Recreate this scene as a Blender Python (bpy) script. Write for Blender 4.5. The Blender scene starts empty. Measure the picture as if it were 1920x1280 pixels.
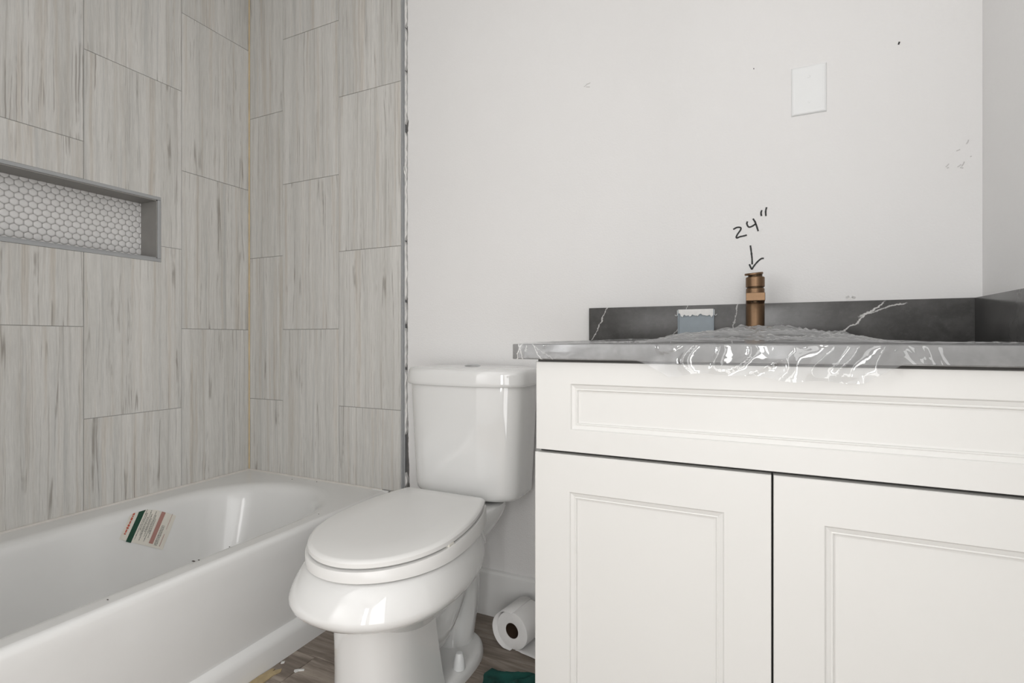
import bpy, bmesh, math, random
from mathutils import Vector, noise
random.seed(7)
S = bpy.context.scene
COL = S.collection
PI = math.pi
R = math.radians

# ------------------------------------------------------------------ camera
cam = bpy.data.cameras.new('camera')
cam.sensor_fit = 'HORIZONTAL'
cam.sensor_width = 36.0
cam.lens = 955.2 / 1920 * 36.0
cam.shift_y = -2.36 / 1920
cam.clip_start = 0.02
co = bpy.data.objects.new('camera', cam)
COL.objects.link(co)
co.location = (1.9988, -1.5387, 0.93)
co.rotation_euler = (R(90), 0, R(25.135))
S.camera = co

# ------------------------------------------------------------------ world, lights, exposure
W = bpy.data.worlds.new('daylight')
S.world = W
W.use_nodes = True
W.node_tree.nodes['Background'].inputs[0].default_value = (0.95, 0.98, 1.0, 1)
W.node_tree.nodes['Background'].inputs[1].default_value = 0.5
S.view_settings.view_transform = 'Standard'
S.view_settings.look = 'None'
S.view_settings.gamma = 1.0
S.view_settings.use_curve_mapping = False
S.view_settings.exposure = -0.31
S.cycles.max_bounces = 9
S.cycles.caustics_reflective = False
S.cycles.caustics_refractive = False

XRW = 2.4864
def area(name, loc, rot, sx, sy, power, color=(1, 1, 1)):
    l = bpy.data.lights.new(name, 'AREA')
    l.shape = 'RECTANGLE'; l.size = sx; l.size_y = sy
    l.energy = power; l.color = color
    o = bpy.data.objects.new(name, l); COL.objects.link(o)
    o.location = loc; o.rotation_euler = rot
    return o
# daylight entering by the patio-height window in the wall behind the camera
area('window_daylight', (2.17, -3.17, 1.22), (R(90), 0, 0), 0.24, 1.90, 16, (1.0, 0.99, 0.98))
# added fill for the left wall, from an unseen opening in the right-hand wall
area('right_fill_light', (XRW - .01, -2.36, 1.06), (0, R(90), 0), 2.00, 1.16, 28, (1.0, 0.99, 0.98))
# added fill lamp that brightens the right-hand wall, out of view on the left
area('left_fill_light', (0.03, -2.42, 1.45), (0, R(-90), 0), 1.2, 1.0, 54, (0.98, 0.99, 1.0))

# ------------------------------------------------------------------ helpers
def link(o, parent=None):
    COL.objects.link(o)
    if parent is not None:
        o.parent = parent
    return o

def mesh_obj(name, verts, faces, mat, parent=None, smooth=False, loc=None):
    me = bpy.data.meshes.new(name)
    me.from_pydata([tuple(v) for v in verts], [], faces)
    me.update()
    bm = bmesh.new(); bm.from_mesh(me)
    bmesh.ops.recalc_face_normals(bm, faces=bm.faces)
    bm.to_mesh(me); bm.free()
    if mat is not None:
        me.materials.append(mat)
    if smooth:
        for p in me.polygons: p.use_smooth = True
    o = bpy.data.objects.new(name, me)
    if loc: o.location = loc
    return link(o, parent)

def bm_obj(name, bm, mat, parent=None, smooth=False, loc=None, angle=None):
    me = bpy.data.meshes.new(name)
    bmesh.ops.recalc_face_normals(bm, faces=bm.faces)
    bm.to_mesh(me); bm.free()
    if mat is not None:
        me.materials.append(mat)
    if smooth:
        for p in me.polygons: p.use_smooth = True
        if angle is not None:
            me.set_sharp_from_angle(angle=R(angle))
    o = bpy.data.objects.new(name, me)
    if loc: o.location = loc
    return link(o, parent)

def add_box(bm, a, b, bev=0.0, seg=1):
    x0, y0, z0 = [min(a[i], b[i]) for i in range(3)]
    x1, y1, z1 = [max(a[i], b[i]) for i in range(3)]
    r = bmesh.ops.create_cube(bm, size=1.0)
    vs = r['verts']
    for v in vs:
        v.co = Vector(((x0 + x1) / 2 + v.co.x * (x1 - x0), (y0 + y1) / 2 + v.co.y * (y1 - y0), (z0 + z1) / 2 + v.co.z * (z1 - z0)))
    if bev > 0:
        es = list({e for v in vs for e in v.link_edges})
        bmesh.ops.bevel(bm, geom=es, offset=bev, segments=seg, affect='EDGES', profile=0.5)

def box(name, a, b, mat, parent=None, bev=0.0, seg=1, smooth=False):
    bm = bmesh.new(); add_box(bm, a, b, bev, seg)
    return bm_obj(name, bm, mat, parent, smooth=smooth, angle=35 if smooth else None)

def loft(name, rings, mat, parent=None, cap0=True, cap1=True, smooth=True, closed=True, angle=None):
    n = len(rings[0]); verts = [p for r in rings for p in r]; faces = []
    for k in range(len(rings) - 1):
        for i in range(n if closed else n - 1):
            j = (i + 1) % n
            faces.append((k * n + i, k * n + j, (k + 1) * n + j, (k + 1) * n + i))
    if cap0: faces.append(tuple(range(n)))
    if cap1: faces.append(tuple((len(rings) - 1) * n + i for i in range(n)))
    bm = bmesh.new()
    bv = [bm.verts.new(v) for v in verts]
    for f in faces:
        try: bm.faces.new([bv[i] for i in f])
        except ValueError: pass
    return bm_obj(name, bm, mat, parent, smooth=smooth, angle=angle)

def lathe(name, prof, mat, parent=None, n=40, loc=(0, 0, 0), angle=40, axis='Z'):
    rings = []
    for r, z in prof:
        rings.append([(loc[0] + r * math.cos(2 * PI * i / n), loc[1] + r * math.sin(2 * PI * i / n), loc[2] + z) for i in range(n)])
    return loft(name, rings, mat, parent, angle=angle)

def empty(name, loc, label, cat, group=None):
    o = bpy.data.objects.new(name, None); COL.objects.link(o)
    o.location = loc; o.empty_display_size = 0.05
    return tag(o, label, cat, group)

def tag(o, label=None, cat=None, group=None, kind=None):
    if label: o['label'] = label
    if cat: o['category'] = cat
    if group: o['group'] = group
    if kind: o['kind'] = kind
    return o

def child_world(o, parent):
    o.parent = parent
    o.matrix_parent_inverse = parent.matrix_world.inverted()

def adopt(parent):
    """children were modelled in world coordinates: keep them there"""
    l = parent.location.copy()
    for c in parent.children:
        c.matrix_parent_inverse.identity()
        c.location = c.location - l

# ------------------------------------------------------------------ material helpers
class NT:
    def __init__(self, name):
        self.m = bpy.data.materials.new(name); self.m.use_nodes = True
        self.t = self.m.node_tree; self.b = self.t.nodes['Principled BSDF']
    def n(self, typ, **kw):
        x = self.t.nodes.new(typ)
        for k, v in kw.items(): setattr(x, k, v)
        return x
    def l(self, a, b): self.t.links.new(a, b)
    def set(self, sock, v):
        if hasattr(v, 'is_linked'): self.l(v, sock)
        else: sock.default_value = v
    def math(self, op, a, b=None, c=None, clamp=False):
        x = self.n('ShaderNodeMath', operation=op); x.use_clamp = clamp
        self.set(x.inputs[0], a)
        if b is not None: self.set(x.inputs[1], b)
        if c is not None: self.set(x.inputs[2], c)
        return x.outputs[0]
    def mix(self, fac, a, b, mode='MIX'):
        x = self.n('ShaderNodeMix', data_type='RGBA', blend_type=mode)
        self.set(x.inputs[0], fac); self.set(x.inputs[6], a); self.set(x.inputs[7], b)
        return x.outputs[2]
    def noise(self, vec, scale=5, detail=2, rough=0.5, dist=0.0):
        x = self.n('ShaderNodeTexNoise')
        if vec is not None: self.l(vec, x.inputs['Vector'])
        x.inputs['Scale'].default_value = scale; x.inputs['Detail'].default_value = detail
        x.inputs['Roughness'].default_value = rough; x.inputs['Distortion'].default_value = dist
        return x.outputs['Fac']
    def ramp(self, fac, stops):
        x = self.n('ShaderNodeValToRGB'); self.l(fac, x.inputs[0])
        e = x.color_ramp.elements
        while len(e) < len(stops): e.new(0.5)
        for i, (p, c) in enumerate(stops):
            e[i].position = p; e[i].color = c if len(c) == 4 else (*c, 1)
        return x.outputs[0]
    def mapr(self, v, a, b, c=0.0, d=1.0, smooth=True):
        x = self.n('ShaderNodeMapRange'); x.interpolation_type = 'SMOOTHSTEP' if smooth else 'LINEAR'
        self.set(x.inputs[0], v)
        for i, q in zip((1, 2, 3, 4), (a, b, c, d)): x.inputs[i].default_value = q
        return x.outputs[0]
    def obj(self): return self.n('ShaderNodeTexCoord').outputs['Object']
    def xyz(self, v):
        s = self.n('ShaderNodeSeparateXYZ'); self.l(v, s.inputs[0]); return s.outputs
    def comb(self, x, y, z):
        c = self.n('ShaderNodeCombineXYZ')
        for i, q in enumerate((x, y, z)): self.set(c.inputs[i], q)
        return c.outputs[0]
    def bump(self, h, strength=0.2, dist=0.002):
        x = self.n('ShaderNodeBump'); self.l(h, x.inputs['Height'])
        x.inputs['Strength'].default_value = strength; x.inputs['Distance'].default_value = dist
        self.l(x.outputs[0], self.b.inputs['Normal'])
    def color(self, v): self.set(self.b.inputs['Base Color'], v)
    def rough(self, v): self.set(self.b.inputs['Roughness'], v)

def plain(name, col, rough=0.5, metal=0.0, var=0.04, scale=30, coat=0.0, spec=0.5, bump=0.0):
    t = NT(name)
    nz = t.noise(t.obj(), scale, 3)
    c1 = tuple(max(0, c * (1 - var)) for c in col) + (1,)
    c2 = tuple(min(1, c * (1 + var)) for c in col) + (1,)
    t.color(t.mix(nz, c1, c2))
    t.rough(rough)
    t.b.inputs['Metallic'].default_value = metal
    t.b.inputs['Coat Weight'].default_value = coat
    t.b.inputs['Specular IOR Level'].default_value = spec
    if bump: t.bump(t.noise(t.obj(), scale * 8, 2), bump, 0.001)
    return t.m

def wall_paint(name, col):
    t = NT(name)
    o = t.obj()
    a = t.noise(o, 2.2, 3)
    c = t.mix(t.mapr(a, .35, .65), (col[0] * .985, col[1] * .985, col[2] * .985, 1), (*col, 1))
    t.color(c); t.rough(0.6)
    t.b.inputs['Specular IOR Level'].default_value = 0.3
    h = t.math('ADD', t.noise(o, 190, 2), t.math('MULTIPLY', t.noise(o, 60, 2), 0.6))
    t.bump(h, 0.35, 0.0016)
    return t.m

def tile_mat():
    t = NT('porcelain_tile')
    o = t.obj(); x, y, z = t.xyz(o)
    rnd = t.n('ShaderNodeObjectInfo').outputs['Random']
    off = t.math('MULTIPLY', rnd, 37.0)
    u = t.math('ADD', x, y)
    # slight waviness of the streaks
    wv = t.noise(t.comb(t.math('MULTIPLY', u, 7.0), off, t.math('MULTIPLY', z, 5.0)), 1.0, 3)
    u2 = t.math('ADD', u, t.math('MULTIPLY', t.math('SUBTRACT', wv, 0.5), 0.013))
    def streak(su, sz, sd, detail=3, rough=0.6):
        v = t.comb(t.math('MULTIPLY', u2, su), t.math('ADD', off, sd), t.math('MULTIPLY', z, sz))
        return t.noise(v, 1.0, detail, rough)
    s1 = streak(20, .7, 0); s2 = streak(95, 1.1, 3); s3 = streak(330, 14.0, 7, 4, .75); s4 = streak(42, .9, 11); s5 = streak(60, .9, 17)
    base = t.mix(t.mapr(s1, .3, .7), (.60, .590, .562, 1), (.705, .692, .664, 1))
    base = t.mix(t.math('MULTIPLY', t.mapr(s4, .5, .75), .50), base, (.50, .43, .35, 1))
    base = t.mix(t.math('MULTIPLY', t.mapr(s5, .52, .75), .45), base, (.42, .43, .425, 1))
    base = t.mix(t.math('MULTIPLY', t.mapr(s2, .54, .74), .42), base, (.37, .34, .30, 1))
    fine = t.mapr(s3, .3, .7, .87, 1.09, False)
    base = t.mix(1.0, base, t.comb(fine, fine, fine), 'MULTIPLY')
    # thin darker veins
    vn = t.comb(t.math('MULTIPLY', u2, 26), t.math('ADD', off, 21), t.math('MULTIPLY', z, .45))
    d = t.math('ABSOLUTE', t.math('SUBTRACT', t.noise(vn, 1.0, 1, .5), 0.5))
    br = t.mapr(streak(14, 5, 31), .47, .62)
    vein = t.math('MULTIPLY', t.math('MULTIPLY', t.mapr(d, 0.0, 0.015, 1.0, 0.0), br), .68)
    base = t.mix(vein, base, (.22, .195, .165, 1))
    vn2 = t.comb(t.math('MULTIPLY', u2, 44), t.math('ADD', off, 51), t.math('MULTIPLY', z, .8))
    d2 = t.math('ABSOLUTE', t.math('SUBTRACT', t.noise(vn2, 1.0, 1, .5), 0.5))
    br2 = t.mapr(streak(20, 4, 61), .50, .62)
    base = t.mix(t.math('MULTIPLY', t.math('MULTIPLY', t.mapr(d2, 0.0, 0.020, 1.0, 0.0), br2), .45), base, (.25, .225, .195, 1))
    t.color(base)
    t.rough(t.mapr(s3, .3, .7, .42, .55, False))
    t.b.inputs['Specular IOR Level'].default_value = .35
    t.bump(s3, .12, .0006)
    return t.m

def plank_mat():
    t = NT('wood_plank')
    o = t.obj(); x, y, z = t.xyz(o)
    rnd = t.n('ShaderNodeObjectInfo').outputs['Random']
    off = t.math('MULTIPLY', rnd, 53.0)
    def g(sx, sy, sd, det=4, rough=.6, dist=0.0):
        return t.noise(t.comb(t.math('MULTIPLY', x, sx), t.math('MULTIPLY', y, sy), t.math('ADD', off, sd)), 1.0, det, rough, dist)
    a = g(3, 22, 0, 4, .6, .8); b = g(9, 110, 5); c = g(5, 9, 9)
    col = t.mix(t.mapr(a, .35, .65), (.175, .142, .116, 1), (.37, .315, .265, 1))
    col = t.mix(t.math('MULTIPLY', t.mapr(b, .45, .7), .55), col, (.12, .093, .075, 1))
    col = t.mix(t.math('MULTIPLY', t.mapr(c, .52, .75), .5), col, (.31, .26, .22, 1))
    t.color(col); t.rough(.5)
    t.bump(b, .2, .0008)
    return t.m

def stone_mat(name, base, veins, rough):
    """dark veined stone; veins: (x0, z0, angle, halflength, width, strength) in object x/z"""
    t = NT(name)
    o = t.obj(); x, y, z = t.xyz(o)
    n1 = t.noise(o, 14, 5, .65); n2 = t.noise(o, 70, 4, .7)
    c = t.mix(t.mapr(n1, .3, .7), tuple(b * .78 for b in base) + (1,), tuple(b * 1.22 for b in base) + (1,))
    c = t.mix(t.math('MULTIPLY', t.mapr(n2, .5, .8), .35), c, tuple(b * 1.7 for b in base) + (1,))
    wob = t.math('SUBTRACT', t.noise(o, 32, 5, .7), .5)
    wob2 = t.math('SUBTRACT', t.noise(o, 9, 2, .5), .5)
    off = t.math('ADD', t.math('MULTIPLY', wob, .022), t.math('MULTIPLY', wob2, .028))
    for (x0, z0, ang, hl, wd, st) in veins:
        ca, sa = math.cos(ang), math.sin(ang)
        dx = t.math('SUBTRACT', x, x0); dz = t.math('SUBTRACT', z, z0)
        along = t.math('ADD', t.math('MULTIPLY', dx, ca), t.math('MULTIPLY', dz, sa))
        acr = t.math('SUBTRACT', t.math('MULTIPLY', dz, ca), t.math('MULTIPLY', dx, sa))
        d = t.math('ABSOLUTE', t.math('ADD', acr, off))
        ln = t.mapr(d, wd * .35, wd, 1, 0)
        win = t.mapr(t.math('ABSOLUTE', along), hl * .8, hl, 1, 0)
        c = t.mix(t.math('MULTIPLY', t.math('MULTIPLY', ln, win), st), c, (.72, .71, .69, 1))
    t.color(c); t.rough(rough)
    t.bump(n2, .05, .0005)
    return t.m

M = {}
M['wall'] = wall_paint('wall_paint', (.80, .792, .785))
M['ceil'] = wall_paint('ceiling_paint', (.82, .82, .81))
M['tile'] = tile_mat()
M['grout'] = plain('grout', (.40, .39, .38), .8, var=.08, scale=60)
M['backer'] = plain('dark_backer', (.15, .145, .14), .9, var=.3, scale=40)
M['plaster'] = plain('torn_plaster', (.84, .83, .81), .85, var=.1, scale=90, bump=.4)
M['alu'] = plain('anodised_aluminium', (.42, .43, .44), .45, metal=.45, var=.05)
M['niche'] = plain('niche_lining', (.30, .29, .275), .55, var=.10, scale=25)
M['hex'] = plain('white_hex_glaze', (.80, .79, .78), .32, var=.03, scale=60)
M['cgrout'] = plain('cream_sealant', (.74, .60, .38), .6, var=.12)
M['wcaulk'] = plain('white_sealant', (.70, .67, .63), .5, var=.1)
M['tub'] = plain('tub_enamel', (.79, .79, .78), .16, var=.01, coat=.3)
M['china'] = plain('vitreous_china', (.765, .765, .755), .05, var=.006, coat=.6, spec=.7)
M['seatp'] = plain('seat_plastic', (.77, .765, .75), .22, var=.01)
M['bumper'] = plain('rubber_bumper', (.70, .68, .62), .6)
M['chrome'] = plain('chrome', (.55, .56, .57), .12, metal=1.0)
M['cab'] = plain('cabinet_lacquer', (.70, .694, .672), .38, var=.012, scale=8)
M['cabdark'] = plain('cabinet_gap_shade', (.05, .048, .045), .8)  # near-black stand-in for the shade in the cabinet's gaps
M['bronze'] = plain('brushed_bronze', (.205, .130, .078), .44, metal=1.0, var=.12, scale=220)
M['bronzed'] = plain('dark_bronze', (.07, .045, .025), .4, metal=.8)
M['bluebox'] = plain('blue_grey_plastic', (.30, .345, .38), .5, var=.07, scale=50)
M['white'] = plain('white_plastic', (.82, .83, .83), .30, var=.01)
M['paper'] = plain('tissue_paper', (.84, .83, .82), .9, var=.02, scale=120, bump=.2)
M['card'] = plain('brown_card', (.055, .030, .016), .85, var=.2)
M['kraft'] = plain('tan_cardboard', (.42, .33, .19), .85, var=.2, scale=80)
M['ink'] = plain('black_marker', (.015, .015, .015), .6)
M['scuff'] = plain('grey_scuff', (.58, .57, .56), .7)
M['cloth'] = plain('teal_fabric', (.004, .062, .050), .9, var=.3, scale=45, bump=.6)
M['plank'] = plank_mat()
M['dirt'] = plain('dark_debris', (.06, .05, .045), .9)
M['flake'] = plain('white_debris', (.72, .72, .70), .8)
M['base'] = plain('baseboard_paint', (.80, .80, .79), .35, var=.01)
M['trimshadow'] = plain('baseboard_shade', (.60, .60, .59), .5)  # baseboard paint greyed as if in shadow; not used
M['lgreen'] = plain('label_green', (.006, .055, .030), .5)
M['lred'] = plain('label_red', (.50, .10, .06), .6)
M['lpink'] = plain('label_pink', (.42, .22, .19), .6)
M['lgrey'] = plain('label_grey', (.16, .16, .15), .6)
M['lpaper'] = plain('label_paper', (.74, .71, .64), .55)

# ------------------------------------------------------------------ room dimensions
XR = XRW         # right wall
YF = -3.20       # wall behind the camera
H = 2.60
TUBY = -1.524
RIM = 0.361
XT = 0.8215      # end of tiling
T = 0.009        # tile thickness

# ------------------------------------------------------------------ floor
fl = tag(box('floor', (-.15, YF - .1, -.06), (XR + .1, .12, -.004), M['dirt']), kind='structure')
def plank(x0, x1, y0, y1):
    bm = bmesh.new()
    add_box(bm, (x0 + .0006, y0 + .0006, -.010), (x1 - .0006, y1 - .0006, 0.0), .0012)
    bmesh.ops.translate(bm, verts=bm.verts, vec=(-x0, -y0, 0))
    bm_obj('floor_plank', bm, M['plank'], fl, loc=(x0, y0, 0))
PW = .182
ytop = -.247 + PW * 2
k = 0
while ytop - PW * k > YF:
    y1 = min(ytop - PW * k, .0); y0 = max(ytop - PW * (k + 1), YF)
    k += 1
    if y1 <= y0: continue
    x = -(.37 * k % 1.1)
    while x < XR:
        a, b = max(x, 0.0), min(x + 1.22, XR)
        if b - a > .03: plank(a, b, y0, y1)
        x += 1.22
# ------------------------------------------------------------------ ceiling and other walls
tag(box('ceiling', (-.15, YF - .1, H), (XR + .1, .12, H + .08), M['ceil']), kind='structure')
wr_bm = bmesh.new()
add_box(wr_bm, (XR, -1.77, 0), (XR + .1, .12, H)); add_box(wr_bm, (XR, YF - .1, 0), (XR + .1, -2.95, H)); add_box(wr_bm, (XR, -2.95, 2.06), (XR + .1, -1.77, H))  # unseen opening made up for the right-hand fill
tag(bm_obj('wall_right', wr_bm, M['wall']), kind='structure')
wf_bm = bmesh.new()
for (xa, xb, za, zb) in [(-.15, 2.03, 0, H), (2.03, 2.31, 0, .25), (2.03, 2.31, 2.2, H), (2.31, XR + .1, 0, H)]:
    add_box(wf_bm, (xa, YF - .1, za), (xb, YF, zb))
tag(bm_obj('wall_front', wf_bm, M['wall']), kind='structure')
wn = tag(box('window_1', (2.03, YF - .07, .25), (2.06, YF - .02, 2.2), M['white']), kind='structure')
box('window_frame', (2.28, YF - .07, .25), (2.31, YF - .02, 2.2), M['white'], wn)
box('window_frame', (2.06, YF - .07, 2.15), (2.28, YF - .02, 2.2), M['white'], wn)
box('window_frame', (2.06, YF - .07, .25), (2.28, YF - .02, .30), M['white'], wn)
w2 = tag(box('added_side_window', (.012, -2.98, .80), (.035, -2.92, 2.10), M['white']), kind='structure')  # made-up window frame, out of view, around the left fill lamp
box('window_frame', (.012, -1.92, .80), (.035, -1.86, 2.10), M['white'], w2)
box('window_frame', (.012, -2.92, 2.05), (.035, -1.92, 2.10), M['white'], w2)
box('window_frame', (.012, -2.92, .80), (.035, -1.92, .85), M['white'], w2)
# the wing wall that closes the tub recess, and the wall beyond it
tag(box('wall_wing', (0, TUBY - .11, 0), (.80, TUBY - .004, H), M['wall']), kind='structure')

# ------------------------------------------------------------------ back wall: substrate, drywall, tiles, edge profile
wb_bm = bmesh.new()
add_box(wb_bm, (-.12, .0022, 0), (XT, .10, H))
wb = tag(bm_obj('wall_back', wb_bm, M['grout']), kind='structure')
box('backer_board', (XT, .0115, 0), (XR + .1, .10, H), M['backer'], wb)
# drywall sheet with a ragged left edge
def ragged_x(z):
    base = .8515
    if z < .68: base += .010 * (max(0, .68 - z) / .30) ** 1.1
    j = noise.noise(Vector((z * 26, 1.3, 0))) * .0026 + noise.noise(Vector((z * 90, 4.3, 0))) * .0016
    if abs(z - 1.72) < .02: j += .004
    return base + j
N = 420
vs, fs = [], []
for i in range(N + 1):
    z = H * i / N
    e = ragged_x(z)
    vs += [(e, .0, z), (XR, .0, z), (XR, .011, z), (e + .001, .011, z)]
for i in range(N):
    a, b = 4 * i, 4 * (i + 1)
    for q in range(4): fs.append((a + q, a + (q + 1) % 4, b + (q + 1) % 4, b + q))
mesh_obj('drywall_sheet', vs, fs, M['wall'], wb)
# torn plaster ribbon in the gap
def ribbon(z0, z1, seed, xa, xb, ydep):
    n = max(4, int((z1 - z0) / .006)); vs, fs = [], []
    for i in range(n + 1):
        z = z0 + (z1 - z0) * i / n
        tp = min(1, i / 3, (n - i) / 3)
        l = xa + .0016 * noise.noise(Vector((z * 60, seed, 0)))
        w = (xb - xa) * tp * (.75 + .5 * noise.noise(Vector((z * 35, seed + 9, 0))))
        yy = ydep + .0015 * noise.noise(Vector((z * 50, seed + 4, 2)))
        vs += [(l, yy, z), (l + w, yy - .001, z), (l + w, .011, z), (l, .011, z)]
    for i in range(n):
        a, b = 4 * i, 4 * (i + 1)
        for q in range(4): fs.append((a + q, a + (q + 1) % 4, b + (q + 1) % 4, b + q))
    fs += [(0, 1, 2, 3), tuple(4 * n + q for q in range(4))]
    return mesh_obj('plaster_strip', vs, fs, M['plaster'], wb)
for i, (z0, z1, xa, xb) in enumerate([(2.30, 2.58, .8385, .8475), (2.09, 2.28, .8385, .8485), (1.93, 2.085, .839, .8488), (1.73, 1.925, .8392, .8492), (1.30, 1.70, .8387, .8505), (1.08, 1.295, .839, .8505), (.99, 1.07, .8395, .847), (.83, .975, .839, .8470), (.58, .82, .839, .8480), (.385, .44, .840, .852)]):
    ribbon(z0, z1, i * 3.7, xa, xb, .0005)
# curl of torn paper
vs = [(.838, -.002, 1.575), (.842, -.008, 1.572), (.846, -.012, 1.555), (.848, -.006, 1.545), (.849, -.001, 1.525), (.843, -.010, 1.545), (.838, -.006, 1.562)]
cf = mesh_obj('paper_curl', vs, [(0, 1, 6), (1, 5, 6), (1, 2, 5), (2, 3, 5), (3, 4, 5)], M['plaster'], wb)
sm = cf.modifiers.new('solid', 'SOLIDIFY'); sm.thickness = .0007
# metal edge profile
tr = tag(box('trim_1', (XT, -.0012, 0), (XT + .0085, .011, H), M['alu'], None, .0012, 2), kind='structure')
box('trim_lip', (XT + .0085, .0012, 0), (.838, .011, H), M['alu'], tr, .0008)

def tile_rect(parent, axis, a0, a1, z0, z1, g=.0011):
    """one tile on the back wall (axis x) or left wall (axis y); its own origin sits at its lower corner"""
    bm = bmesh.new()
    jit = random.uniform(-.00025, .00025)
    if axis == 'x':
        add_box(bm, (a0 + g, jit, z0 + g), (a1 - g, T, z1 - g), .0007)
        o = (a0, 0, z0)
    else:
        add_box(bm, (-T, a0 + g, z0 + g), (jit, a1 - g, z1 - g), .0007)
        o = (0, a0, z0)
    bmesh.ops.translate(bm, verts=bm.verts, vec=(-o[0], -o[1], -o[2]))
    return bm_obj('wall_tile', bm, M['tile'], parent, loc=o)

PITCH = .6125
def rows(first, lo, hi):
    z = first
    while z > lo: z -= PITCH
    out = []
    while z < hi:
        a, b = max(z, lo), min(z + PITCH, hi)
        if b - a > .004: out.append((a, b))
        z += PITCH
    return out
ODD, EVEN = .669, .975
for (x0, x1, first, lo) in [(.0035, .2054, ODD + .006, RIM + .004), (.2054, .5168, EVEN, RIM + .004), (.5168, XT, ODD, RIM + .004)]:
    for a, b in rows(first, lo, H): tile_rect(wb, 'x', x0, x1, a, b)
tile_rect(wb, 'x', .772, XT, .004, RIM + .004)

# ------------------------------------------------------------------ left wall with tiled niche
NY0, NY1, NZ0, NZ1, ND = -1.02, -.371, 1.2215, 1.4635, .10
g2 = .0022
wl_bm = bmesh.new()
add_box(wl_bm, (-.14, YF - .1, 0), (-g2, NY0, H))
add_box(wl_bm, (-.14, NY1, 0), (-g2, .12, H))
add_box(wl_bm, (-.14, NY0, 0), (-g2, NY1, NZ0))
add_box(wl_bm, (-.14, NY0, NZ1), (-g2, NY1, H))
add_box(wl_bm, (-.14, NY0, NZ0), (-ND - .003, NY1, NZ1))
wl = tag(bm_obj('wall_left', wl_bm, M['grout']), kind='structure')
box('painted_section', (-g2, YF, 0), (.012, TUBY - .11, H), M['wall'], wl)
def tile_poly(parent, pts):
    y0 = min(p[0] for p in pts); z0 = min(p[1] for p in pts)
    n = len(pts)
    vs = [(0, p[0] - y0, p[1] - z0) for p in pts] + [(-T, p[0] - y0, p[1] - z0) for p in pts]
    bm = bmesh.new(); bv = [bm.verts.new(v) for v in vs]
    bm.faces.new(bv[:n]); bm.faces.new(bv[n:])
    for i in range(n): bm.faces.new((bv[i], bv[(i + 1) % n], bv[n + (i + 1) % n], bv[n + i]))
    bm_obj('wall_tile', bm, M['tile'], parent, loc=(0, y0, z0))
G = .0011
cols = [(-.2946, -.0035, EVEN), (-.6146, -.2946, ODD), (-.925, -.6146, EVEN), (-1.235, -.925, ODD), (TUBY, -1.235, EVEN)]
for (y0, y1, first) in cols:
    for z0, z1 in rows(first, RIM + .004, H):
        a, b, c, d = y0 + G, y1 - G, z0 + G, z1 - G
        ov = max(a, NY0) < min(b, NY1) and max(c, NZ0) < min(d, NZ1)
        if not ov:
            tile_rect(wl, 'y', y0, y1, z0, z1); continue
        ny0, ny1 = max(a, NY0), min(b, NY1)
        lo, hi = c < NZ0, d > NZ1
        full = NY0 <= a and NY1 >= b
        if full:
            if lo: tile_rect(wl, 'y', y0, y1, z0, NZ0 + G)
            if hi: tile_rect(wl, 'y', y0, y1, NZ1 - G, z1)
        elif NY1 < b:
            if lo and not hi: tile_poly(wl, [(a, c), (b, c), (b, d), (NY1, d), (NY1, NZ0), (a, NZ0)])
            elif hi and not lo: tile_poly(wl, [(a, d), (a, NZ1), (NY1, NZ1), (NY1, c), (b, c), (b, d)])
        else:
            if lo and not hi: tile_poly(wl, [(a, c), (b, c), (b, NZ0), (NY0, NZ0), (NY0, d), (a, d)])
            elif hi and not lo: tile_poly(wl, [(a, d), (a, c), (NY0, c), (NY0, NZ1), (b, NZ1), (b, d)])
# niche lining, metal frame, hexagon mosaic
nt = .006
box('niche_lining', (-ND, NY1 - .010 - nt, NZ0 + .010), (-.001, NY1 - .010, NZ1 - .010), M['niche'], wl)
box('niche_lining', (-ND, NY0 + .010, NZ0 + .010), (-.001, NY0 + .010 + nt, NZ1 - .010), M['niche'], wl)
box('niche_lining', (-ND, NY0 + .010, NZ1 - .010 - nt), (-.001, NY1 - .010, NZ1 - .010), M['niche'], wl)
box('niche_lining', (-ND, NY0 + .010, NZ0 + .010), (-.001, NY1 - .010, NZ0 + .010 + nt), M['alu'], wl)
nf = 0.0125
for a, b in [((-.012, NY0, NZ1 - nf), (.0022, NY1, NZ1)), ((-.012, NY0, NZ0), (.0022, NY1, NZ0 + nf)),
             ((-.012, NY1 - nf, NZ0 + nf), (.0022, NY1, NZ1 - nf)), ((-.012, NY0, NZ0 + nf), (.0022, NY0 + nf, NZ1 - nf))]:
    box('niche_frame', a, b, M['alu'], wl, .0015, 2)
HD = .0234
hy1, hy0, hz0, hz1 = NY1 - .016, NY0 + .016, NZ0 + .016, NZ1 - .016
box('mosaic_bed', (-ND - .004, hy0, hz0), (-ND + .0015, hy1, hz1), M['grout'], wl)
hexme = None
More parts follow.
